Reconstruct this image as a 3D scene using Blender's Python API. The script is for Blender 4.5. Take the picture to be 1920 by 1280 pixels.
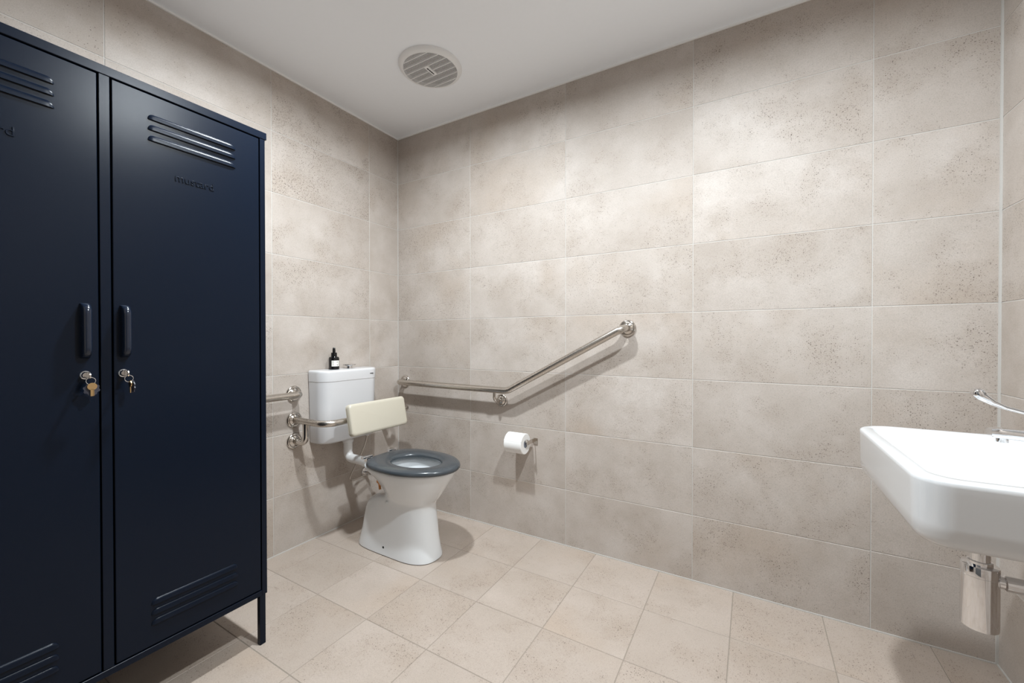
import bpy, bmesh, math, random
from mathutils import Vector, Matrix

for o in list(bpy.data.objects):
    bpy.data.objects.remove(o)
S = bpy.context.scene
C = S.collection
PI = math.pi

# ------------------------------------------------------------------ camera
CAM = (2.00952, -1.94502, 1.06553)
YAW, PITCH, ROLL, FPX = 0.53056, -0.00800, -0.00086, 767.04
cd = bpy.data.cameras.new('camera')
cd.sensor_width = 36.0
cd.sensor_fit = 'HORIZONTAL'
cd.lens = FPX / 1920 * 36
cd.clip_start = 0.02
cam = bpy.data.objects.new('camera', cd)
C.objects.link(cam)
fw = Vector((-math.sin(YAW) * math.cos(PITCH), math.cos(YAW) * math.cos(PITCH), math.sin(PITCH)))
rt = fw.cross(Vector((0, 0, 1))).normalized()
up = rt.cross(fw)
r2 = rt * math.cos(ROLL) + up * math.sin(ROLL)
u2 = up * math.cos(ROLL) - rt * math.sin(ROLL)
cam.matrix_world = Matrix(((r2.x, u2.x, -fw.x, CAM[0]), (r2.y, u2.y, -fw.y, CAM[1]),
                           (r2.z, u2.z, -fw.z, CAM[2]), (0, 0, 0, 1)))
S.camera = cam

# ------------------------------------------------------------------ world, lights, exposure
w = bpy.data.worlds.new('world')
S.world = w
w.use_nodes = True
w.node_tree.nodes['Background'].inputs[0].default_value = (0.5, 0.5, 0.5, 1)
w.node_tree.nodes['Background'].inputs[1].default_value = 0.05
DOWNLIGHTS = [((0.90, -1.00), 'white recessed ceiling downlight between the locker and the exhaust fan'),
              ((1.98, -1.06), 'white recessed ceiling downlight over the side with the basin')]
DL_POWER = 38.0
DL_COLOR = (0.90, 0.965, 1.0)
vs = S.view_settings
vs.view_transform = 'Standard'
vs.look = 'None'
vs.gamma = 1.0
vs.use_curve_mapping = False
vs.exposure = 0.0
S.display_settings.display_device = 'sRGB'
S.cycles.use_denoising = True
S.cycles.max_bounces = 9
S.cycles.diffuse_bounces = 7
S.cycles.glossy_bounces = 5
S.cycles.use_adaptive_sampling = True
S.cycles.adaptive_threshold = 0.02
S.cycles.blur_glossy = 0.4

# ------------------------------------------------------------------ room dimensions
L, D, H = 2.7042, 2.25, 2.3695
ROWS = [0.0, .2884, .5868, .8834, 1.1797, 1.4767, 1.7754, 2.0733, H]

# ------------------------------------------------------------------ materials
def new_mat(name):
    m = bpy.data.materials.new(name)
    m.use_nodes = True
    return m, m.node_tree, m.node_tree.nodes['Principled BSDF']

def plain(name, col, rough=.5, metal=0., bump=0., bscale=200., coat=0., spec=None, var=.0):
    m, nt, b = new_mat(name)
    b.inputs['Roughness'].default_value = rough
    b.inputs['Metallic'].default_value = metal
    b.inputs['Coat Weight'].default_value = coat
    b.inputs['Coat Roughness'].default_value = .05
    if spec is not None:
        b.inputs['Specular IOR Level'].default_value = spec
    tc = nt.nodes.new('ShaderNodeTexCoord')
    n = nt.nodes.new('ShaderNodeTexNoise')
    n.inputs['Scale'].default_value = bscale
    n.inputs['Detail'].default_value = 3
    nt.links.new(tc.outputs['Object'], n.inputs['Vector'])
    mx = nt.nodes.new('ShaderNodeMix')
    mx.data_type = 'RGBA'
    mx.inputs['A'].default_value = (*[c * (1 - var) for c in col], 1)
    mx.inputs['B'].default_value = (*[min(1, c * (1 + var)) for c in col], 1)
    nt.links.new(n.outputs['Fac'], mx.inputs['Factor'])
    nt.links.new(mx.outputs['Result'], b.inputs['Base Color'])
    if bump:
        bp = nt.nodes.new('ShaderNodeBump')
        bp.inputs['Strength'].default_value = bump
        bp.inputs['Distance'].default_value = .001
        nt.links.new(n.outputs['Fac'], bp.inputs['Height'])
        nt.links.new(bp.outputs['Normal'], b.inputs['Normal'])
    return m

def brushed(name, col, rough, axis):
    m, nt, b = new_mat(name)
    b.inputs['Metallic'].default_value = 1
    b.inputs['Base Color'].default_value = (*col, 1)
    tc = nt.nodes.new('ShaderNodeTexCoord')
    mp = nt.nodes.new('ShaderNodeMapping')
    sc = [400, 400, 400]
    sc[axis] = 12
    mp.inputs['Scale'].default_value = sc
    n = nt.nodes.new('ShaderNodeTexNoise')
    n.inputs['Scale'].default_value = 1
    nt.links.new(tc.outputs['Object'], mp.inputs['Vector'])
    nt.links.new(mp.outputs['Vector'], n.inputs['Vector'])
    mr = nt.nodes.new('ShaderNodeMapRange')
    mr.inputs['To Min'].default_value = rough - .06
    mr.inputs['To Max'].default_value = rough + .08
    nt.links.new(n.outputs['Fac'], mr.inputs['Value'])
    nt.links.new(mr.outputs['Result'], b.inputs['Roughness'])
    return m

def tile_mat(name, light, dark, pit, rough, pit_amt, cscale=4.2):
    """stone-look porcelain: clouding, brownish worn patches, clustered pits, fine grain"""
    m, nt, b = new_mat(name)
    N, LK = nt.nodes.new, nt.links.new
    tc = N('ShaderNodeTexCoord')
    oi = N('ShaderNodeObjectInfo')
    cm = N('ShaderNodeMath'); cm.operation = 'MULTIPLY'; cm.inputs[1].default_value = 37.0
    LK(oi.outputs['Random'], cm.inputs[0])
    cx = N('ShaderNodeCombineXYZ')
    for i in range(3):
        LK(cm.outputs[0], cx.inputs[i])
    add = N('ShaderNodeVectorMath'); add.operation = 'ADD'
    LK(tc.outputs['Object'], add.inputs[0]); LK(cx.outputs[0], add.inputs[1])
    P = add.outputs[0]
    def noise(scale, detail=4, rough_=.55):
        n = N('ShaderNodeTexNoise')
        n.inputs['Scale'].default_value = scale
        n.inputs['Detail'].default_value = detail
        n.inputs['Roughness'].default_value = rough_
        LK(P, n.inputs['Vector'])
        return n.outputs['Fac']
    def rng(v, a, b_, c=0., d=1.):
        r = N('ShaderNodeMapRange')
        r.inputs['From Min'].default_value = a; r.inputs['From Max'].default_value = b_
        r.inputs['To Min'].default_value = c; r.inputs['To Max'].default_value = d
        LK(v, r.inputs['Value'])
        return r.outputs['Result']
    def mul(a, b_):
        q = N('ShaderNodeMath'); q.operation = 'MULTIPLY'
        LK(a, q.inputs[0])
        if isinstance(b_, float): q.inputs[1].default_value = b_
        else: LK(b_, q.inputs[1])
        return q.outputs[0]
    def mix(f, a, b_):
        q = N('ShaderNodeMix'); q.data_type = 'RGBA'
        LK(f, q.inputs['Factor'])
        for key, v in (('A', a), ('B', b_)):
            if isinstance(v, tuple): q.inputs[key].default_value = (*v, 1)
            else: LK(v, q.inputs[key])
        return q.outputs['Result']
    cloud = rng(noise(cscale, 5, .6), .32, .72)
    base = mix(cloud, light, dark)
    warm = rng(noise(2.3, 3), .55, .75, 0, .5)
    base = mix(warm, base, tuple(c * k for c, k in zip(dark, (1.05, .97, .88))))
    tint = rng(oi.outputs['Random'], 0, 1, 0, .30)          # whole-tile shade variation
    base = mix(tint, base, tuple(c * .88 for c in dark))
    grain = rng(noise(330, 3, .7), .42, .66)
    base = mix(mul(grain, .26), base, tuple(c * .55 for c in dark))
    cl = rng(noise(6.0, 5, .65), .47, .66)                   # pits come in clusters
    hs = N('ShaderNodeMath'); hs.operation = 'MULTIPLY'; hs.inputs[1].default_value = 13.7
    LK(oi.outputs['Random'], hs.inputs[0])
    fr = N('ShaderNodeMath'); fr.operation = 'FRACT'
    LK(hs.outputs[0], fr.inputs[0])
    cl = mixmax(nt, cl, mul(rng(fr.outputs[0], .80, .95, 0, 1), rng(noise(3.5, 4, .6), .36, .60)))   # some tiles are densely pitted
    pits = None
    for sc, th in ((185, .36), (370, .42)):
        v = N('ShaderNodeTexVoronoi')
        v.inputs['Scale'].default_value = sc
        mp = N('ShaderNodeMapping')
        mp.inputs['Scale'].default_value = (.85, .85, 1.15)
        LK(P, mp.inputs['Vector'])
        LK(mp.outputs['Vector'], v.inputs['Vector'])
        sep = N('ShaderNodeSeparateColor')
        LK(v.outputs['Color'], sep.inputs[0])
        size = mul(rng(sep.outputs[0], .46, 1.0, 0., 1.), th)
        d = N('ShaderNodeMath'); d.operation = 'SUBTRACT'
        LK(size, d.inputs[0]); LK(v.outputs['Distance'], d.inputs[1])
        q = rng(d.outputs[0], -.015, .05)
        pits = q if pits is None else None or mixmax(nt, pits, q)
    sparse = rng(cl, 0, 1, .20, 1)
    pf = mul(mul(pits, sparse), pit_amt)
    base = mix(mul(cl, .30), base, tuple(c * k for c, k in zip(dark, (.80, .75, .69))))
    base = mix(pf, base, pit)
    LK(base, b.inputs['Base Color'])
    b.inputs['Roughness'].default_value = rough
    b.inputs['Specular IOR Level'].default_value = .35
    hgt = N('ShaderNodeMath'); hgt.operation = 'SUBTRACT'
    LK(mul(noise(120, 4), .35), hgt.inputs[0]); LK(pf, hgt.inputs[1])
    bp = N('ShaderNodeBump')
    bp.inputs['Strength'].default_value = .25
    bp.inputs['Distance'].default_value = .0012
    LK(hgt.outputs[0], bp.inputs['Height'])
    LK(bp.outputs['Normal'], b.inputs['Normal'])
    return m

def mixmax(nt, a, b):
    q = nt.nodes.new('ShaderNodeMath'); q.operation = 'MAXIMUM'
    nt.links.new(a, q.inputs[0]); nt.links.new(b, q.inputs[1])
    return q.outputs[0]

M = {}
M['tile'] = tile_mat('wall_tile', (.580, .528, .488), (.440, .384, .338), (.055, .038, .028), .5, .92)
M['ftile'] = tile_mat('floor_tile', (.490, .418, .366), (.424, .356, .302), (.07, .05, .038), .42, .8)
M['grout'] = plain('grout', (.56, .545, .52), .9, bump=.3, var=.06)
M['fgrout'] = plain('floor_grout', (.29, .25, .21), .9, bump=.3, var=.08)
M['bead'] = plain('white_bead', (.86, .86, .85), .45, var=.02)
M['seal'] = plain('grey_sealant', (.54, .525, .50), .5, var=.03)
M['ceil'] = plain('ceiling_paint', (.90, .93, .97), .38, bump=.05, bscale=60, var=.01)
M['navy'] = plain('navy_paint', (.0040, .0076, .0165), .25, bump=.10, bscale=1100, var=.04, spec=.15)
M['navyt'] = plain('navy_gloss_plastic', (.008, .013, .026), .18, var=.03)
M['black'] = plain('gap_shade', (.004, .004, .006), .8)  # near-black colour standing in for shade in the locker's gaps
M['steel'] = plain('polished_steel', (.62, .585, .545), .13, 1, var=.03)
M['brush'] = brushed('brushed_steel', (.57, .53, .485), .27, 0)
M['brushy'] = brushed('brushed_steel_along', (.57, .53, .485), .27, 1)
M['chrome'] = plain('chrome', (.80, .80, .81), .05, 1, var=.02)
M['panceramic'] = plain('white_pan_ceramic', (.76, .785, .805), .10, coat=.6, var=.01)
M['ceramic'] = plain('white_ceramic', (.66, .675, .69), .10, coat=.6, var=.01)
M['cistern'] = plain('white_plastic', (.66, .66, .675), .2, coat=.2, var=.01)
M['pipe'] = plain('white_pvc', (.78, .78, .78), .3, var=.01)
M['seat'] = plain('slate_grey_plastic', (.050, .059, .068), .24, coat=.15, var=.03)
M['pad'] = plain('cream_vinyl', (.56, .520, .430), .36, bump=.1, bscale=500, var=.02)
M['brass'] = plain('brass', (.62, .43, .22), .25, 1, var=.05)
M['copper'] = plain('copper', (.60, .27, .10), .3, 1, var=.1)
M['water'] = plain('still_water', (.62, .64, .65), .03, var=.01)
M['paper'] = plain('tissue_paper', (.86, .86, .855), .95, bump=.4, bscale=350, var=.02)
M['card'] = plain('grey_cardboard', (.20, .22, .27), .8, var=.1)
M['glassdark'] = plain('black_bottle_glass', (.006, .006, .007), .08, var=.1)
M['label'] = plain('paper_label', (.78, .77, .72), .6, var=.02)
M['ink'] = plain('dark_print', (.02, .02, .02), .5)
M['tag'] = plain('grey_tag', (.035, .037, .055), .4, var=.1)
M['whitep'] = plain('white_fan_plastic', (.80, .80, .80), .35, var=.01)
M['vdark'] = plain('fan_inside_shade', (.02, .02, .02), .8)  # shade inside the fan, put in as a dark colour
M['door'] = plain('door_paint', (.10, .105, .11), .4, var=.01)  # unseen door, coloured dark to lessen fill light from behind the camera
mm, nt, b = new_mat('mirror_glass')
b.inputs['Base Color'].default_value = (.93, .94, .94, 1); b.inputs['Metallic'].default_value = 1
b.inputs['Roughness'].default_value = 0.0
M['mirror'] = mm
me_, nt, b = new_mat('lamp_lens')
b.inputs['Emission Color'].default_value = (*DL_COLOR, 1); b.inputs['Emission Strength'].default_value = 12
M['lens'] = me_

# ------------------------------------------------------------------ mesh helpers
class MB:
    def __init__(s):
        s.v, s.f = [], []
    def add(s, vs_, fs):
        n = len(s.v)
        s.v += [tuple(v) for v in vs_]
        s.f += [tuple(i + n for i in f) for f in fs]
        return s
    def box(s, a, b, bev=0.):
        x0, y0, z0 = (min(p, q) for p, q in zip(a, b))
        x1, y1, z1 = (max(p, q) for p, q in zip(a, b))
        if not bev:
            return s.add([(x0, y0, z0), (x1, y0, z0), (x1, y1, z0), (x0, y1, z0), (x0, y0, z1), (x1, y0, z1), (x1, y1, z1), (x0, y1, z1)],
                         [(3, 2, 1, 0), (4, 5, 6, 7), (0, 1, 5, 4), (1, 2, 6, 5), (2, 3, 7, 6), (3, 0, 4, 7)])
        bm = bmesh.new()
        bmesh.ops.create_cube(bm, size=1)
        for v in bm.verts:
            v.co = Vector(((x0 + x1) / 2 + v.co.x * (x1 - x0), (y0 + y1) / 2 + v.co.y * (y1 - y0), (z0 + z1) / 2 + v.co.z * (z1 - z0)))
        seg = 1 if bev < .0025 else 4
        bmesh.ops.bevel(bm, geom=bm.edges[:], offset=bev, segments=seg, affect='EDGES', profile=.5)
        return s.bm(bm)
    def bm(s, bm, mat=None):
        if mat is not None:
            bm.transform(mat)
        bm.verts.index_update()
        s.add([v.co[:] for v in bm.verts], [[v.index for v in f.verts] for f in bm.faces])
        bm.free()
        return s
    def loft(s, rings, cap0=True, cap1=True, closed=True):
        n = len(rings[0]); base = []
        vs_ = [p for r in rings for p in r]
        fs = []
        for i in range(len(rings) - 1):
            for j in range(n if closed else n - 1):
                k = (j + 1) % n
                fs.append((i * n + j, i * n + k, (i + 1) * n + k, (i + 1) * n + j))
        if cap0: fs.append(tuple(range(n - 1, -1, -1)))
        if cap1: fs.append(tuple((len(rings) - 1) * n + j for j in range(n)))
        return s.add(vs_, fs)
    def tube(s, pts, r, n=20, cap=True):
        pts = [Vector(p) for p in pts]
        T = []
        for i in range(len(pts)):
            a = pts[max(i - 1, 0)]; b_ = pts[min(i + 1, len(pts) - 1)]
            T.append((b_ - a).normalized())
        ref = Vector((0, 0, 1)) if abs(T[0].z) < .9 else Vector((1, 0, 0))
        u = T[0].cross(ref).normalized()
        rings = []
        rad = r if isinstance(r, (list, tuple)) else [r] * len(pts)
        for i, p in enumerate(pts):
            u = (u - T[i] * u.dot(T[i])).normalized()
            v = T[i].cross(u)
            rings.append([p + (u * math.cos(2 * PI * k / n) + v * math.sin(2 * PI * k / n)) * rad[i] for k in range(n)])
        return s.loft(rings, cap, cap)
    def lathe(s, prof, axis, origin, n=32, caps=True):
        """prof: (distance along axis, radius); first/last radius may be 0"""
        ax = Vector(axis).normalized()
        ref = Vector((0, 0, 1)) if abs(ax.z) < .9 else Vector((1, 0, 0))
        u = ax.cross(ref).normalized(); v = ax.cross(u); o = Vector(origin)
        rings = [[o + ax * d + (u * math.cos(2 * PI * k / n) + v * math.sin(2 * PI * k / n)) * max(r, 1e-5) for k in range(n)] for d, r in prof]
        return s.loft(rings, caps, caps)
    def obj(s, name, mat, parent=None, smooth=35, kind=None):
        me = bpy.data.meshes.new(name)
        me.from_pydata(s.v, [], s.f)
        bm = bmesh.new(); bm.from_mesh(me)
        bmesh.ops.recalc_face_normals(bm, faces=bm.faces)
        bm.to_mesh(me); bm.free()
        me.materials.append(mat)
        if smooth:
            me.shade_smooth()
            me.set_sharp_from_angle(angle=math.radians(smooth))
        o = bpy.data.objects.new(name, me)
        C.objects.link(o)
        if parent:
            o.parent = parent
            o.matrix_parent_inverse = Matrix.Translation(-world_loc(parent))
        if kind:
            o['kind'] = kind
        return o

def world_loc(o):
    p = Vector(o.location)
    return p

def thing(name, label, cat, loc, group=None):
    o = bpy.data.objects.new(name, None)
    o.empty_display_size = .05
    C.objects.link(o)
    o.location = loc
    tag(o, label, cat, group)
    return o

def tag(o, label, cat, group=None):
    o['label'] = label; o['category'] = cat
    if group: o['group'] = group
    return o

def arc(c, a, b, n=8):
    """quarter turn around corner: from point a to point b, both tangent to the corner point c"""
    a, b, c = Vector(a), Vector(b), Vector(c)
    out = []
    for i in range(n + 1):
        t = i / n * PI / 2
        out.append(c + (a - c) * (1 - math.sin(t)) + (b - c) * (1 - math.cos(t)))
    return out

def path(pts, rad):
    """polyline with rounded corners"""
    pts = [Vector(p) for p in pts]
    out = [pts[0]]
    for i in range(1, len(pts) - 1):
        r = rad[i - 1] if isinstance(rad, (list, tuple)) else rad
        a = (pts[i - 1] - pts[i]).normalized(); b_ = (pts[i + 1] - pts[i]).normalized()
        out += arc(pts[i], pts[i] + a * r, pts[i] + b_ * r)
    out.append(pts[-1])
    return out

def rrect(x0, x1, y0, y1, r, z, n=6):
    """rounded rectangle ring; r = one radius or 4 for corners (x0y0, x1y0, x1y1, x0y1)"""
    rr = r if isinstance(r, (list, tuple)) else [r] * 4
    pts = []
    for (cx, cy, a0, q) in ((x0 + rr[0], y0 + rr[0], PI, rr[0]), (x1 - rr[1], y0 + rr[1], 1.5 * PI, rr[1]),
                            (x1 - rr[2], y1 - rr[2], 0, rr[2]), (x0 + rr[3], y1 - rr[3], .5 * PI, rr[3])):
        for i in range(n + 1):
            a = a0 + PI / 2 * i / n
            pts.append((cx + q * math.cos(a), cy + q * math.sin(a), z))
    return pts

def text_mesh(body, size, depth):
    cu = bpy.data.curves.new('lettering', 'FONT')
    cu.body = body; cu.size = size; cu.extrude = depth; cu.bevel_depth = .0006; cu.offset = -.00045; cu.bevel_resolution = 1; cu.align_x = 'CENTER'
    cu.resolution_u = 4
    o = bpy.data.objects.new('lettering_source', cu)
    C.objects.link(o)
    dg = bpy.context.evaluated_depsgraph_get()
    me = bpy.data.meshes.new_from_object(o.evaluated_get(dg))
    bpy.data.objects.remove(o); bpy.data.curves.remove(cu)
    bm = bmesh.new(); bm.from_mesh(me)
    bpy.data.meshes.remove(me)
    return bm

# ------------------------------------------------------------------ the room
def slab(name, a, b, mat):
    o = MB().box(a, b).obj(name, mat, smooth=0)
    o['kind'] = 'structure'
    return o

GAP, TH, RC = .0026, .009, .0012      # joint width, tile thickness, grout recess
tile_cache = {}
def tile(parent, x0, x1, y0, y1, z0, z1, mat):
    """one tile box; alike tiles share mesh data"""
    dims = tuple(round(v, 4) for v in (x1 - x0, y1 - y0, z1 - z0))
    key = (dims, mat.name)
    if key not in tile_cache:
        hx, hy, hz = (d / 2 for d in dims)
        t = MB().box((-hx, -hy, -hz), (hx, hy, hz), .0009).obj('tile', mat, smooth=0)
        tile_cache[key] = t
        o = t
    else:
        o = bpy.data.objects.new('tile', tile_cache[key].data)
        C.objects.link(o)
    o.location = ((x0 + x1) / 2, (y0 + y1) / 2, (z0 + z1) / 2)
    o.parent = parent
    return o

def spans(js):
    return list(zip(js[:-1], js[1:]))
h = GAP / 2
wall_back = slab('wall_back', (-.12, RC, -.1), (L + .12, .12, H + .1), M['grout'])
for a, b_ in spans([0, .5857, 1.1857, 1.7857, 2.3857, L]):
    for z0, z1 in spans(ROWS):
        tile(wall_back, a + h, b_ - h, 0, TH, z0 + h, z1 - h, M['tile'])
wall_left = slab('wall_left', (-.12, -D - .12, -.1), (-RC, 0, H + .1), M['grout'])
for a, b_ in spans([-D, -2.004, -1.4115, -.8190, -.2324, 0]):
    for z0, z1 in spans(ROWS):
        tile(wall_left, -TH, 0, a + h, b_ - h, z0 + h, z1 - h, M['tile'])
wall_right = slab('wall_right', (L + RC, -D - .12, -.1), (L + .12, 0, H + .1), M['grout'])
for a, b_ in spans([-D, -1.80, -1.20, -.60, 0]):
    for z0, z1 in spans(ROWS):
        tile(wall_right, L, L + TH, a + h, b_ - h, z0 + h, z1 - h, M['tile'])
# wall behind the camera, with the door
DX0, DX1, DZ = 1.10, 2.06, 2.07
wall_front = slab('wall_front', (-.12, -D - .12, -.1), (DX0 - .05, -D - RC, H + .1), M['grout'])
slabs = MB().box((DX1 + .05, -D - .12, -.1), (L + .12, -D - RC, H + .1)).box((DX0 - .05, -D - .12, DZ + .05), (DX1 + .05, -D - RC, H + .1)).obj('wall_panel', M['grout'], wall_front, 0)
for a, b_ in spans([0, .5, DX0 - .05]) + spans([DX1 + .05, L]):
    for z0, z1 in spans(ROWS):
        tile(wall_front, a + h, b_ - h, -D - TH, -D, z0 + h, z1 - h, M['tile'])
for a, b_ in spans([DX0 - .05, 1.6, DX1 + .05]):
    tile(wall_front, a + h, b_ - h, -D - TH, -D, DZ + .05 + h, H - h, M['tile'])
door = MB().box((DX0 + .002, -D - .05, .01), (DX1 - .002, -D - .012, DZ - .002), .002).obj('door_1', M['door'], None, 0)
door['kind'] = 'structure'
MB().box((DX0 - .05, -D - .06, 0), (DX0, -D + .012, DZ)).box((DX1, -D - .06, 0), (DX1 + .05, -D + .012, DZ)).box((DX0 - .05, -D - .06, DZ), (DX1 + .05, -D + .012, DZ + .05)).obj('door_frame', M['door'], door, 0)
MB().lathe([(0, .026), (.008, .026), (.009, .01), (.045, .01)], (0, 1, 0), (DX1 - .07, -D - .012, 1.0), 20).tube([(DX1 - .07, -D + .03, 1.0), (DX1 - .2, -D + .03, 1.0)], .009, 12).obj('door_handle', M['steel'], door)

floor = slab('floor', (-.12, -D - .12, -.1), (L + .12, .12, -.0012), M['fgrout'])
fx = [0, .150, .450, .750, 1.050, 1.348, 1.646, 1.945, 2.245, 2.545, L]
fy = [-D, -2.09, -1.792, -1.492, -1.192, -.893, -.598, -.304, 0]
for a, b_ in spans(fx):
    for c, d_ in spans(fy):
        tile(floor, a + h, b_ - h, c + h, d_ - h, -TH, 0, M['ftile'])
ceiling = slab('ceiling', (-.12, -D - .12, H), (L + .12, .12, H + .1), M['ceil'])

def strip(name, a, b, mat='bead'):
    o = MB().box(a, b).obj(name, M[mat], None, 0)
    o['kind'] = 'structure'
t = .0075
strip('trim_1', (0, -t, H - .0075), (L, 0, H))                 # ceiling beads
strip('trim_2', (0, -D, H - .0075), (t, -t, H))
strip('trim_3', (L - t, -D, H - .0075), (L, -t, H))
strip('trim_4', (0, -.0032, .004), (.0032, 0, H - .0075), 'seal')      # corner sealant
strip('trim_5', (L - .0055, -.0055, .004), (L, 0, H - .0075), 'seal')
strip('trim_6', (0, -.0035, 0), (L, 0, .004), 'seal')                 # floor sealant
strip('trim_7', (0, -D, 0), (.0035, -.0035, .004), 'seal')
strip('trim_8', (L - .0035, -D, 0), (L, -.0035, .004), 'seal')

# ------------------------------------------------------------------ downlights
for (dx, dy), lab in DOWNLIGHTS:
    e = thing('ceiling_downlight', lab, 'downlight', (dx, dy, H))
    MB().lathe([(0, .058), (.006, .058), (.0085, .054), (.0090, .047), (.008, .0445), (.0005, .0445)], (0, 0, -1), (dx, dy, H), 48, False).obj('trim_ring', M['whitep'], e)
    MB().lathe([(.0003, .0440), (.0010, .0440)], (0, 0, -1), (dx, dy, H), 40).obj('lens', M['lens'], e)
    ld = bpy.data.lights.new('downlight_lamp', 'AREA')
    ld.shape = 'DISK'; ld.size = .08; ld.energy = DL_POWER; ld.color = DL_COLOR
    lo = bpy.data.objects.new('downlight_lamp', ld)
    C.objects.link(lo)
    lo.location = (0, 0, -.0026)
    lo.parent = e

# ------------------------------------------------------------------ locker
XF = .5422
Y0, Y1 = -1.974, -1.1460           # body sides
XB, ZB, ZT = .105, .1725, 1.7570
lk = thing('locker', 'tall navy blue metal double locker with louvred doors on short square legs', 'locker', ((XF + XB) / 2, (Y0 + Y1) / 2, 0))
navy = M['navy']
bd = MB()
bd.box((XB, Y1 - .0015, ZB), (XF - .001, Y1, ZT)).box((XB, Y0, ZB), (XF - .001, Y0 + .0015, ZT))
bd.box((XB, Y0, ZB), (XB + .0015, Y1, ZT)).box((XB, Y0, ZB), (XF - .02, Y1, ZB + .0015))
bd.box((XB, -1.5575, ZB), (XF - .02, -1.5555, ZT))
bd.obj('body', navy, lk, 0)
MB().box((XF - .024, Y0 + .004, ZB + .003), (XF - .022, Y1 - .004, ZT - .003)).obj('gap_shade_sheet', M['black'], lk, 0)  # added black sheet, makes the gaps round the doors look shaded
MB().box((XB - .003, Y0 - .005, ZT), (XF + .0015, Y1 + .0055, 1.7812), .0012).obj('top_panel', navy, lk, 0)
MB().box((XF - .02, Y1 - .0170, ZB), (XF, Y1, ZT), .0008).obj('side_post', navy, lk, 0)
MB().box((XF - .02, Y0, ZB), (XF, Y0 + .0170, ZT), .0008).obj('side_post', navy, lk, 0)
MB().box((XF - .02, -1.5668, .191), (XF, -1.5458, ZT - .0005), .0008).obj('centre_post', navy, lk, 0)
MB().box((XF - .02, Y0, ZB - .001), (XF + .0005, Y1 - .017, .1895), .0008).obj('bottom_rail', navy, lk, 0)
for (lx0, lx1) in ((XF - .0185, XF - .0005), (XB + .001, XB + .019)):
    for (ly0, ly1) in ((Y1 - .0245, Y1 - .0055), (Y0 + .0055, Y0 + .0245)):
        MB().box((lx0, ly0, .0005), (lx1, ly1, ZB + .002), .0008).obj('leg', navy, lk, 0)

def louvre(y0, y1, zt, zb, depth, x):
    n, q, mb = 28, 7, MB()
    rings = []
    R = .013
    for i in range(n + 1):
        y = y0 + (y1 - y0) * (0.5 - 0.5 * math.cos(PI * i / n))
        e = min(y - y0, y1 - y)
        k = 1 if e > R else math.sqrt(max(0, 1 - (1 - e / R) ** 2))
        top = zb + (zt - zb) * max(k, .02)
        r = []
        for j in range(q + 1):
            v = j / q
            r.append((x + depth * max(k, .02) * (math.sin(min(1, v * 2.6) * PI / 2) * .72 + .28 * v), y, top + (zb - top) * v))
        r.append((x - .001, y, zb)); r.append((x - .001, y, top))
        rings.append(r)
    return mb.loft(rings)

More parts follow.
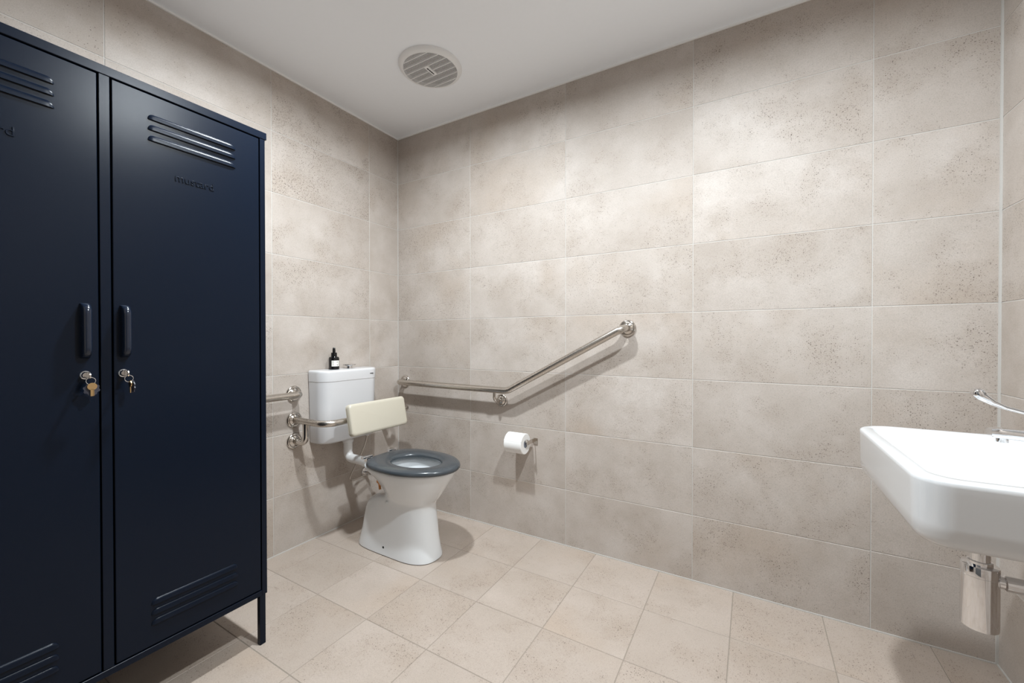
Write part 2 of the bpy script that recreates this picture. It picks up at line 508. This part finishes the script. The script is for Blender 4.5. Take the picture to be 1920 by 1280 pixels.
bm_text = None
for di, (d0, d1) in enumerate(((-1.9480, -1.5705), (-1.5415, -1.1665))):
    dr = MB().box((XF - .018, d0, .1935), (XF - .0005, d1, ZT - .0035), .0012).obj('door', navy, lk, 0)
    dc = (d0 + d1) / 2
    for tops in ((1.6990, 1.6700, 1.6402), (.3240, .2955, .2672)):
        for zt in tops:
            louvre(dc - .1135, dc + .1135, zt, zt - .0155, .0052, XF - .0005).obj('louvre', navy, dr, 50)
            MB().box((XF - .001, dc - .1115, zt - .0176), (XF - .0002, dc + .1115, zt - .0156)).obj('louvre_slot_shade', M['black'], dr, 0)  # black strip painted in for the shade under the louvre lip
    bmx = text_mesh('mustard', .0262, .0009)
    xs = [v.co.x for v in bmx.verts]
    k = .100 / (max(xs) - min(xs))
    mat = Matrix.Translation((XF, dc, 1.5300)) @ Matrix(((0, 0, 1, 0), (1, 0, 0, 0), (0, 1, 0, 0), (0, 0, 0, 1))) @ Matrix.Diagonal((k, k, 1, 1))
    lt = MB().bm(bmx, mat).obj('lettering', navy, dr, 30)
    lt['label'] = 'embossed lettering reading mustard'
    hy = -1.5200 if di else -1.5965
    # pull handle: bowed bar with rounded ends
    hz0, hz1, dep, hw = 1.0150, 1.1560, .030, .0085
    prof = []
    for i in range(25):
        tt = i / 24
        z = hz0 + (hz1 - hz0) * tt
        e = min(z - hz0, hz1 - z)
        kk = 1 if e > .026 else math.sqrt(max(0, 1 - (1 - e / .026) ** 2))
        prof.append((z, .003 + (dep - .003) * kk))
    rings = []
    for z, dd in prof:
        x0 = XF - .001
        rings.append([(x0, hy - hw, z), (x0 + dd - .006 if dd > .008 else x0 + dd * .4, hy - hw, z), (x0 + dd - .002 if dd > .004 else x0 + dd * .7, hy - hw * .72, z), (x0 + dd, hy - hw * .35, z),
                      (x0 + dd, hy + hw * .35, z), (x0 + dd - .002 if dd > .004 else x0 + dd * .7, hy + hw * .72, z), (x0 + dd - .006 if dd > .008 else x0 + dd * .4, hy + hw, z), (x0, hy + hw, z)])
    MB().loft(rings).obj('handle', M['navyt'], dr, 50)
    ly = -1.5235 if di else -1.5965
    MB().lathe([(0, .0105), (.003, .0105), (.004, .0088), (.013, .0088), (.015, .0078), (.015, .002)], (1, 0, 0), (XF - .0005, ly, .9725), 28).obj('lock', M['chrome'], dr)
    # keys: one in the lock, ring, hanging key, tag
    kr = thing('key_ring', 'flat brass key hanging with a grey cog tag from a locker lock' if di == 0 else 'key hanging edge-on with a dark tag from a locker lock', 'keys', (XF + .012, ly, .9725))
    xk = XF + .0155
    MB().box((xk, ly - .0012, .9640), (xk + .010, ly + .0012, .9810), .0006).lathe([(-.0011, .0085), (.0011, .0085)], (0, 1, 0), (xk + .0165, ly, .9725), 20).obj('key_in_lock', M['steel'], kr)
    rc = Vector((xk + .018, ly + .002, .9590))
    ring = [rc + Vector((0, math.cos(a), math.sin(a))) * .0088 for a in [2 * PI * i / 24 for i in range(25)]]
    MB().tube(ring, .0009, 8, False).obj('ring', M['chrome'], kr)
    kz = .951
    kx, ky = rc.x + .002, ly + .004
    kb = MB()
    if di == 0:      # flat towards the room
        kb.lathe([(-.001, .0092), (.001, .0092)], (1, 0, 0), (kx, ky, kz - .006), 24)
        kb.box((kx - .001, ky - .0032, kz - .030), (kx + .001, ky + .0028, kz - .012))
        for q in range(4):
            kb.box((kx - .001, ky + .0020, kz - .029 + q * .0035), (kx + .001, ky + .0042, kz - .0272 + q * .0035))
    else:
        kb.lathe([(-.001, .0092), (.001, .0092)], (0, 1, 0), (kx, ky, kz - .006), 24)
        kb.box((kx - .0032, ky - .001, kz - .030), (kx + .0028, ky + .001, kz - .012))
    kb.obj('key', M['brass'], kr, 30)
    tg = MB()
    tp = []
    for i in range(48):
        a = 2 * PI * i / 48
        r = .0145 + (.0016 if (i // 3) % 2 else -.0006)
        tp.append((math.cos(a) * r, math.sin(a) * r))
    if di == 0:
        tg.loft([[(kx - .006, ky + a, kz - .013 + c) for a, c in tp], [(kx - .004, ky + a, kz - .013 + c) for a, c in tp]])
    else:
        tg.loft([[(kx + a * .8, ky + .005, kz - .014 + c) for a, c in tp], [(kx + a * .8, ky + .007, kz - .014 + c) for a, c in tp]])
    tg.obj('tag', M['tag'], kr, 30)

# ------------------------------------------------------------------ exhaust fan grille
vx, vy = .672, -.437
vf = thing('exhaust_fan', 'round white ceiling exhaust fan with a fine slatted grille', 'exhaust fan', (vx, vy, H))
MB().lathe([(0, .150), (.006, .150), (.013, .145), (.019, .133), (.0195, .128), (.001, .1275)], (0, 0, -1), (vx, vy, H), 72, False).obj('rim', M['whitep'], vf)
MB().lathe([(.0006, .1275), (.0012, .1275)], (0, 0, -1), (vx, vy, H), 48).obj('fan_shade_disc', M['vdark'], vf, 0)  # flat dark disc in place of the shaded depth behind the slats
sl = MB()
n = 50
for i in range(n):
    x = -.126 + .252 * (i + .5) / n
    ly = math.sqrt(max(0, .1278 ** 2 - x * x))
    sl.box((vx + x - .0008, vy - ly, H - .0180), (vx + x + .0008, vy + ly, H - .0165))
sl.obj('grille_slats', M['whitep'], vf, 0, 'stuff')
for i in range(7):
    y = -.105 + i * .035
    lx = math.sqrt(.1278 ** 2 - y * y)
    MB().box((vx - lx, vy + y - .0020, H - .0195), (vx + lx, vy + y + .0018, H - .0125)).obj('rib', M['whitep'], vf, 0)
MB().box((vx - .012, vy - .035, H - .0205), (vx + .012, vy + .035, H - .0125), .001).obj('name_plate', M['whitep'], vf, 0)
lg = MB()
for i, (a, b_) in enumerate(((-.024, -.013), (-.011, .002), (.003, .013), (.014, .025))):
    lg.box((vx - .0035 + .0005 * (i % 2), vy + a, H - .0210), (vx + .0035 - .0006 * (i % 2), vy + b_, H - .0200))
lg.obj('logo', M['ink'], vf, 0)

# ------------------------------------------------------------------ grab rails
def flange(parent, p, axis, r=.040):
    return MB().lathe([(.0008, r), (.004, r), (.0085, r * .93), (.0105, r * .82), (.0105, r * .74), (.0085, r * .68), (.0105, r * .60), (.013, r * .5), (.015, r * .42)], axis, p, 40).obj('flange', M['steel'], parent, 40)

rail = thing('grab_rail', 'long brushed steel grab rail with an upward bend beside the toilet roll', 'grab rail', (.80, 0, .7187))
yo = -.070
MB().tube(path([(.0640, -.001, .7877), (.0640, yo, .7877), (.880, yo, .7840), (1.498, yo, 1.1115), (1.502, -.001, 1.1120)], [.034, .020, .034]), .0175, 24).obj('bar', M['brush'], rail, 60)
flange(rail, (.0640, 0, .7877), (0, -1, 0))
flange(rail, (1.502, 0, 1.1120), (0, -1, 0))
MB().tube(path([(.797, yo, .785), (.797, yo, .7187), (.803, -.001, .7187)], .030), .0085, 16).obj('bracket', M['steel'], rail, 60)
flange(rail, (.803, 0, .7187), (0, -1, 0), .037)

rail2 = thing('grab_rail', 'straight brushed steel grab rail on the toilet wall ending behind the locker', 'grab rail', (0, -1.05, .784))
MB().tube(path([(.001, -.7160, .7850), (.070, -.7160, .7850), (.070, -1.45, .7850), (.001, -1.45, .7850)], .034), .0170, 24).obj('bar', M['brushy'], rail2, 60)
flange(rail2, (0, -.7160, .7850), (1, 0, 0))
flange(rail2, (0, -1.45, .7850), (1, 0, 0))

# ------------------------------------------------------------------ toilet backrest
YC = -.440
br = thing('toilet_back_support', 'cream padded backrest on a brushed steel tube in front of the cistern', 'backrest', (.26, YC, .56))
ya, yb, zt_, xo = -.7140, -.150, .652, .255
MB().tube(path([(.001, ya, zt_), (xo, ya, zt_), (xo, yb, zt_), (.100, yb, zt_), (.100, yb, .5440), (.001, yb, .5440)], [.065, .065, .040, .040]), .0160, 24).obj('support_bar', M['brushy'], br, 60)
MB().tube(path([(.100, ya, zt_ - .008), (.100, ya, .5440), (.001, ya, .5440)], .040), .0155, 20).obj('lower_bracket', M['steel'], br, 60)
flange(br, (0, ya, zt_), (1, 0, 0))
for y in (ya, yb):
    flange(br, (0, y, .5440), (1, 0, 0))
tilt = math.radians(11.5)
def pad_ring(inset, d, r):
    """ring in the pad plane, d = distance in front of the pad's back"""
    hw, hh = .187 - inset, .080 - inset
    pts = rrect(-hw, hw, -hh, hh, max(r - inset, .004), 0, 6)
    out = []
    c = Vector((.288, -.426, .655))
    nrm = Vector((math.cos(tilt), 0, math.sin(tilt)))
    upv = Vector((-math.sin(tilt), 0, math.cos(tilt)))
    for a, b_, _ in pts:
        out.append(c + Vector((0, 1, 0)) * a + upv * b_ + nrm * d)
    return out
MB().loft([pad_ring(.006, -.0100, .020), pad_ring(.001, -.0090, .020), pad_ring(0, -.0070, .020), pad_ring(.001, -.0045, .02)]).obj('back_plate', M['pad'], br, 50)
MB().loft([pad_ring(.0055, -.0046, .020), pad_ring(.0050, -.0025, .020), pad_ring(0, 0, .020), pad_ring(0, .014, .020), pad_ring(.0025, .0185, .022), pad_ring(.008, .0215, .024), pad_ring(.016, .0225, .026)]).obj('cushion', M['pad'], br, 60)
for y in (-.52, -.34):
    MB().box((xo - .012, y - .02, zt_ - .012), (.289, y + .02, zt_ + .012), .002).obj('mount', M['steel'], br, 0)

# ------------------------------------------------------------------ cistern
CY = -.456
cs = thing('cistern', 'white plastic wall-hung toilet cistern with a raised chrome flush button', 'cistern', (.07, CY, .515))
def cring(z, w_, xf, x0=.004, r=.062):
    return rrect(x0, xf, CY - w_, CY + w_, [.006, r, r, .006], z, 8)
MB().loft([cring(.5150, .165, .110), cring(.5175, .172, .122), cring(.525, .175, .126), cring(.70, .178, .129), cring(.8390, .1815, .131)]).obj('tank', M['cistern'], cs, 50)
MB().loft([cring(.8391, .1810, .1305), cring(.8402, .1825, .1325), cring(.885, .1832, .1335), cring(.8935, .1822, .132), cring(.8970, .179, .128), cring(.8980, .172, .120)]).obj('lid', M['cistern'], cs, 50)
MB().lathe([(0, .0165), (.013, .0150), (.016, .0190), (.0185, .0350), (.0220, .0350), (.0240, .0300)], (0, 0, 1), (.060, -.427, .8982), 32).obj('flush_button', M['chrome'], cs)
MB().lathe([(0, .0205), (.0015, .0205)], (0, 0, 1), (.060, -.427, .8980), 32).obj('button_base', M['chrome'], cs)
mk = MB()
for a, b_ in ((-.0110, -.0066), (-.0052, -.0006), (.0008, .0050), (.0062, .0112)):
    mk.box((.1330, -.334 + a, .8640), (.1342, -.334 + b_, .8690))
mk.obj('maker_mark', M['ink'], cs, 0)
pts = path([(.070, -.446, .5140), (.070, -.446, .4040), (.297, -.440, .3968)], .034)
MB().tube(pts, .0235, 24).obj('flush_pipe', M['pipe'], cs, 60)
MB().lathe([(0, .022), (.001, .0290), (.013, .0290), (.015, .0265), (.020, .0265)], (0, 0, -1), (.070, -.446, .5060), 28).lathe([(0, .026), (.010, .026)], (0, 0, -1), (.070, -.446, .515), 20).obj('pipe_collar', M['pipe'], cs, 40)
d = (Vector((.315, -.440, .3960)) - Vector((.070, -.446, .4040))).normalized()
MB().lathe([(0, .0240), (.002, .0262), (.055, .0268), (.057, .0240)], d, Vector((.200, -.4435, .3995)), 28).obj('pipe_sleeve', M['pipe'], cs, 40)

sv = thing('stop_valve', 'small chrome stop valve on the tiles behind the toilet', 'valve', (0, -.274, .263))
MB().lathe([(.001, .027), (.006, .026), (.010, .018), (.011, .010), (.05, .010)], (1, 0, 0), (0, -.274, .263), 28).obj('valve_body', M['chrome'], sv)
MB().lathe([(0, .008), (.016, .008), (.017, .014), (.028, .0125), (.029, .006)], (.75, .55, -.3), (.048, -.272, .262), 6).obj('valve_handle', M['chrome'], sv, 20)
hp = []
P0, P1, P2, P3 = Vector((.060, -.305, .5145)), Vector((.065, -.315, .36)), Vector((.07, -.58, .225)), Vector((.036, -.284, .262))
for i in range(25):
    q = i / 24
    hp.append(P0 * (1 - q) ** 3 + P1 * 3 * q * (1 - q) ** 2 + P2 * 3 * q * q * (1 - q) + P3 * q ** 3)
MB().tube(hp, .0045, 10).obj('water_hose', M['steel'], cs, 60)
MB().lathe([(0, .010), (.020, .010)], (0, 0, -1), (.060, -.305, .5148), 6).obj('hose_nut', M['chrome'], cs, 0)

# ------------------------------------------------------------------ toilet
tl = thing('toilet', 'white ceramic toilet pan with a slate grey open seat', 'toilet', (.47, YC, 0))
def egg(x0, x1, hw, z, n=56, pf=2.15, pb=2.6, xm=.56):
    """plan outline: x0 rear, x1 front, widest at fraction xm"""
    xc = x0 + (x1 - x0) * xm
    pts = []
    for i in range(n):
        a = 2 * PI * i / n
        c, s_ = math.cos(a), math.sin(a)
        ex = 2 / (pf if c > 0 else pb)
        rx = (x1 - xc) if c > 0 else (xc - x0)
        x = xc + rx * math.copysign(abs(c) ** ex, c)
        y = YC + hw * math.copysign(abs(s_) ** ex, s_)
        pts.append((x, y, z))
    return pts
rg = [egg(.236, .702, .098, .0008, pf=2.5, pb=5, xm=.66), egg(.230, .709, .1040, .004, pf=2.5, pb=5, xm=.66), egg(.230, .708, .1035, .016, pf=2.5, pb=5, xm=.66),
      egg(.240, .699, .0990, .05, pf=2.5, pb=5, xm=.66), egg(.255, .690, .0960, .10, pf=2.5, pb=5, xm=.65), egg(.262, .684, .0940, .155, pf=2.5, pb=4.5, xm=.65),
      egg(.270, .680, .0925, .20, pf=2.4, pb=4, xm=.64), egg(.284, .678, .0915, .228, pf=2.4, pb=3.6, xm=.62), egg(.308, .678, .0915, .250, pf=2.3, pb=3.2, xm=.6),
      egg(.345, .683, .0935, .267, pf=2.25, pb=3, xm=.56), egg(.388, .692, .0990, .279, pf=2.2, pb=2.6, xm=.5), egg(.410, .704, .1070, .292, pf=2.1, pb=2.4, xm=.5),
      egg(.404, .720, .1185, .314, pf=2.1, pb=2.3, xm=.5), egg(.384, .741, .1340, .344, pf=2.05, pb=2.3, xm=.51), egg(.358, .763, .1490, .376, pf=2.0, pb=2.3, xm=.52),
      egg(.322, .782, .1610, .404, pf=2.0, pb=2.5, xm=.52), egg(.300, .792, .1675, .423, pf=2.0, pb=2.7, xm=.51), egg(.296, .795, .1690, .432, pf=2.0, pb=2.7, xm=.51),
      egg(.300, .792, .1670, .4365, pf=2.0, pb=2.7, xm=.51), egg(.39, .750, .130, .4365, xm=.5, pb=2.1), egg(.402, .742, .123, .432, xm=.5, pb=2.1), egg(.408, .738, .120, .414, xm=.5, pb=2.1),
      egg(.413, .727, .113, .384, xm=.5, pb=2.1), egg(.430, .697, .091, .334, xm=.5, pb=2.1), egg(.46, .665, .064, .302, xm=.5, pb=2), egg(.49, .63, .045, .290, xm=.5, pb=2)]
pan = MB().loft(rg).obj('pan', M['panceramic'], tl, 60)
cut = MB().box((.470, YC - .20, .342), (.512, YC - .098, .366), .008).box((.498, YC - .20, .300), (.507, YC - .088, .345), .003).obj('recess_cutter', M['ceramic'], None, 0)
md = pan.modifiers.new('recess', 'BOOLEAN')
md.operation = 'DIFFERENCE'; md.object = cut; md.solver = 'EXACT'
bpy.context.view_layer.update()
newm = bpy.data.meshes.new_from_object(pan.evaluated_get(bpy.context.evaluated_depsgraph_get()))
pan.modifiers.clear()
if len(newm.polygons) > 500:
    pan.data = newm
    newm.shade_smooth(); newm.set_sharp_from_angle(angle=math.radians(45))
bpy.data.objects.remove(cut)
MB().loft([egg(.438, .688, .082, .3160, xm=.5, pb=2), egg(.439, .687, .081, .3170, xm=.5, pb=2)]).obj('water', M['water'], tl, 0)
def sring(o, z):
    return egg(.326 + o, .8150 - o, .1825 - o, z + .002 * (.45 if o else 0), pf=1.97, pb=2.75, xm=.48)
outer = [sring(o_, z) for o_, z in ((.004, .4385), (.001, .4425), (0, .4480), (.002, .4545), (.007, .4595), (.018, .4630), (.045, .4640))]
inner = [egg(.442 - k, .712 + k, .099 + k, z, xm=.5, pf=2.05, pb=2.2) for k, z in ((.022, .4635), (.010, .4615), (.003, .4575), (0, .4510), (0, .4430), (.003, .4385))]
full = outer + inner
MBs = MB()
n = len(full[0])
MBs.loft(full + [full[0]], False, False)
MBs.obj('seat', M['seat'], tl, 60)
for y in (YC - .085, YC + .085):
    hb = MB().lathe([(0, .012), (.016, .011), (.018, .006)], (0, 0, 1), (.326, y, .4370), 18)
    hb.box((.308, y - .030, .4560), (.330, y + .030, .4680), .003)
    hb.box((.312, y - .012, .4400), (.334, y + .012, .4600))
    hb.obj('hinge', M['chrome'], tl, 40)
MB().lathe([(-.004, .0062), (.0008, .0062)], (0, -1, 0), (.451, YC - .1000, .0390), 16).obj('bolt_hole', M['ink'], tl, 30)
MB().lathe([(0, .007), (.010, .0065), (.012, .004)], (-.1, -1, .25), (.470, YC - .0900, .262), 16).obj('bolt_cap', M['panceramic'], tl, 40)
MB().tube([(.415, YC - .040, .330), (.345, YC - .034, .328)], .0125, 14).lathe([(0, .0165), (.018, .0165)], (-.05, -.005, .006), (.378, YC - .037, .326), 6).tube([(.345, YC - .03, .322), (.352, YC - .03, .285)], .006, 10).obj('inlet_fitting', M['copper'], tl, 40)
# ------------------------------------------------------------------ serum bottle on the cistern
bx_, by_ = .058, -.523
bo = thing('dropper_bottle', 'small black dropper bottle with a pale label on the cistern', 'bottle', (bx_, by_, .8982))
z0 = .8984
MB().lathe([(0, .0250), (.002, .0268), (.058, .0268), (.066, .0240), (.070, .0145), (.073, .0145)], (0, 0, 1), (bx_, by_, z0), 36).obj('glass', M['glassdark'], bo)
MB().lathe([(.071, .0155), (.090, .0148), (.091, .0090)], (0, 0, 1), (bx_, by_, z0), 28).obj('collar', M['glassdark'], bo)
MB().lathe([(.090, .0075), (.097, .0080), (.112, .0072), (.118, .0045)], (0, 0, 1), (bx_, by_, z0), 20).obj('dropper_bulb', M['glassdark'], bo)
lb = MB()
a0, a1 = math.radians(-62), math.radians(30)
arc1 = [(bx_ + .0271 * math.cos(a0 + (a1 - a0) * i / 16), by_ + .0271 * math.sin(a0 + (a1 - a0) * i / 16)) for i in range(17)]
arc2 = [(bx_ + .0266 * math.cos(a0 + (a1 - a0) * i / 16), by_ + .0266 * math.sin(a0 + (a1 - a0) * i / 16)) for i in range(17)]
loop = arc1 + arc2[::-1]
lb.loft([[(x, y, z0 + .017) for x, y in loop], [(x, y, z0 + .048) for x, y in loop]])
lab_o = lb.obj('label', M['label'], bo, 30)
pr = MB()
for (aa, z, w_, hh) in ((-48, .034, .10, .0016), (-46, .030, .13, .0012), (-48, .026, .10, .0012), (-46, .022, .13, .0012), (-48, .018, .10, .0012), (0, .031, .12, .0020), (2, .020, .16, .0012), (4, .0175, .12, .0012)):
    a = math.radians(aa)
    q = [(a - w_, .0270), (a, .0270), (a + w_, .0270), (a + w_, .0274), (a, .0274), (a - w_, .0274)]
    pr.loft([[(bx_ + r * math.cos(t_), by_ + r * math.sin(t_), z0 + z * 1.28 - hh / 2) for t_, r in q], [(bx_ + r * math.cos(t_), by_ + r * math.sin(t_), z0 + z * 1.28 + hh / 2) for t_, r in q]])
pr.obj('print', M['ink'], lab_o, 0)

# ------------------------------------------------------------------ toilet roll and holder
ry, rz = -.078, .527
th_ = thing('toilet_roll_holder', 'small polished steel toilet roll holder on the tiled wall', 'roll holder', (1.006, 0, .518))
MB().box((1.0020, -.0045, .4990), (1.0280, 0, .5330), .001).obj('wall_plate', M['steel'], th_, 0)
MB().box((1.0070, ry - .011, .5120), (1.0120, -.004, .5330), .001).obj('arm', M['steel'], th_, 0)
MB().tube([(1.010, ry, .5280), (.890, ry, .5280)], .0075, 16).obj('spindle', M['steel'], th_, 50)
MB().lathe([(0, .0105), (.006, .0105)], (-1, 0, 0), (1.0068, ry, .5280), 20).obj('washer', M['steel'], th_)
rl = thing('toilet_roll', 'white toilet paper roll hanging below the grab rail', 'toilet roll', (.945, ry, rz - .0125))
R1, R0, xa, xb = .0530, .0205, .8930, .9960
zc = rz - .0125 + .001
MB().lathe([(.0, R0), (0, R1 - .002), (.002, R1), (xb - xa - .002, R1), (xb - xa, R1 - .002), (xb - xa, R0)], (1, 0, 0), (xa, ry, zc), 64).obj('paper', M['paper'], rl, 40)
me = rl.children[0].data
bm = bmesh.new(); bm.from_mesh(me)                       # open the core
big = [f for f in bm.faces if len(f.verts) > 8]
bmesh.ops.delete(bm, geom=big, context='FACES')
bm.to_mesh(me); bm.free()
MB().lathe([(0.001, R0 + .0003), (xb - xa - .001, R0 + .0003)], (1, 0, 0), (xa, ry, zc), 32).obj('core', M['card'], rl, 60)
me = rl.children[1].data
bm = bmesh.new(); bm.from_mesh(me)
bmesh.ops.delete(bm, geom=[f for f in bm.faces if len(f.verts) > 8], context='FACES')
bm.to_mesh(me); bm.free()
a = math.radians(150)
lp = []
MB().loft([[(x, ry - (R1 + r) * math.cos(q), zc + (R1 + r) * math.sin(q)) for q, r in ((.30, .0001), (.34, .0007), (.42, .0008), (1.4, .0006), (1.5, 0), (1.0, -.0005), (.5, -.0005))] for x in (xa + .001, xb - .001)]).obj('loose_sheet', M['paper'], rl, 30)

# ------------------------------------------------------------------ basin
BX, BY0, BY1, BZ = 2.277, -.908, -.334, .8050
bs = thing('basin', 'white rectangular wall-hung ceramic basin with rounded front corners', 'basin', (2.49, -.62, .675))
def bring(i, z, r=.055, back=.0):
    return rrect(BX + i, L - .0006 - back, BY0 + i, BY1 - i, [max(r - i, .012), .004, .004, max(r + .038 - i, .012)], z, 10)
rg = [bring(.120, .6680, .09), bring(.060, .6690, .08), bring(.032, .6720, .07), bring(.017, .6775, .062), bring(.0085, .6860, .058), bring(.0045, .697, .056), bring(.003, .72, .055), bring(.002, .780, .055),
      bring(.0012, .794, .055), bring(.0015, .8010, .055), bring(.004, .8040, .055), bring(.008, .8050, .055)]
def iring(i, z, bk, r=.045):
    return rrect(BX + .030 + i, L - .105 - bk, BY0 + .030 + i, BY1 - .030 - i, [r, r * .7, r * .7, r], z, 10)
rg += [iring(-.002, .8050, -.002), iring(.002, .8030, .002), iring(.006, .794, .004), iring(.018, .755, .010), iring(.030, .728, .02), iring(.050, .712, .04, .04), iring(.09, .706, .07, .035)]
MB().loft(rg).obj('bowl', M['ceramic'], bs, 40)
MB().lathe([(0, .030), (.002, .029), (.003, .020), (.001, .015)], (0, 0, 1), (2.452, -.62, .7062), 32).obj('drain_ring', M['chrome'], bs)
MB().lathe([(0, .011), (.003, .010)], (-1, 0, .2), (2.588, -.62, .768), 24).obj('overflow_ring', M['chrome'], bs)

# tap with long lever
TX, TY = 2.648, -.62
tp_ = thing('basin_tap', 'chrome mixer tap with a long looped lever on the white basin', 'tap', (TX, TY, BZ))
MB().lathe([(0, .026), (.004, .026), (.006, .022), (.070, .021), (.072, .019)], (0, 0, 1), (TX, TY, BZ + .0004), 36).obj('tap_body', M['chrome'], tp_)
def rbar(pts, hw, hh):
    """flat bar with rounded section along points (x, z); half width in y, half height"""
    rings = []
    for k, (x, z) in enumerate(pts):
        a = pts[max(0, k - 1)]; b_ = pts[min(len(pts) - 1, k + 1)]
        tx, tz = b_[0] - a[0], b_[1] - a[1]
        ln = math.hypot(tx, tz) or 1
        nx, nz = -tz / ln, tx / ln
        w_ = hw[k] if isinstance(hw, list) else hw
        g = hh[k] if isinstance(hh, list) else hh
        rings.append([(x + nx * g * s_, TY + w_ * c_, z + nz * g * s_) for c_, s_ in ((1, -.4), (1, .4), (.8, .85), (.4, 1), (-.4, 1), (-.8, .85), (-1, .4), (-1, -.4), (-.8, -.85), (-.4, -1), (.4, -1), (.8, -.85))])
    return MB().loft(rings)
rbar([(2.650, .842), (2.60, .847), (2.54, .852), (2.49, .855), (2.474, .8555), (2.466, .8555)], [.018, .018, .0175, .017, .017, .0155], [.013, .0125, .0120, .0115, .0110, .0085]).obj('spout', M['chrome'], tp_, 50)
MB().lathe([(0, .0105), (.010, .0105)], (0, 0, -1), (2.486, TY, .8460), 24).obj('aerator', M['chrome'], tp_)
MB().lathe([(0, .021), (.018, .0205), (.024, .016), (.026, .008)], (0, 0, 1), (TX, TY, BZ + .0735), 36).obj('cartridge_cap', M['chrome'], tp_)
lv = [(2.646, .894), (2.60, .893), (2.56, .8965), (2.52, .903), (2.49, .912), (2.470, .922), (2.455, .934), (2.447, .944), (2.445, .951)]
rbar(lv, [.010, .009, .0085, .0085, .009, .011, .014, .0145, .010], [.0065, .005, .0042, .0040, .0042, .0060, .0095, .0110, .0060]).obj('lever', M['chrome'], tp_, 60)

# bottle trap
tr = thing('bottle_trap', 'chrome bottle trap under the white basin', 'waste trap', (2.454, -.62, .415))
qx, qy = 2.4540, -.62
MB().lathe([(0, .024), (.001, .0298), (.004, .0305), (.118, .0305), (.1185, .0300), (.1195, .0300), (.120, .0308), (.138, .0308), (.1410, .0300), (.142, .018)], (0, 0, 1), (qx, qy, .4150), 44).obj('cup', M['chrome'], tr)
MB().lathe([(0, .0165), (.113, .0165)], (0, 0, 1), (qx, qy, .5568), 32).obj('inlet_pipe', M['chrome'], tr)
MB().lathe([(0, .0205), (.008, .0205), (.009, .0180)], (0, 0, 1), (qx, qy, .5568), 32).obj('inlet_nut', M['chrome'], tr)
MB().lathe([(.026, .0120), (.036, .0130), (.038, .0165), (.066, .0165), (.068, .0135), (.2494, .0135)], (1, 0, 0), (qx, qy, .5240), 32).obj('outlet_pipe', M['chrome'], tr)
MB().lathe([(0, .028), (.004, .027), (.008, .016)], (-1, 0, 0), (L - .0004, qy, .5240), 32).obj('wall_rose', M['chrome'], tr)

# mirror over the basin
mr = thing('wall_mirror', 'frameless rectangular mirror on the wall above the basin', 'mirror', (L, -.62, 1.0))
MB().box((L - .0062, -.962, .985), (L - .0005, -.278, 1.780), .0008).obj('glass', M['mirror'], mr, 0)
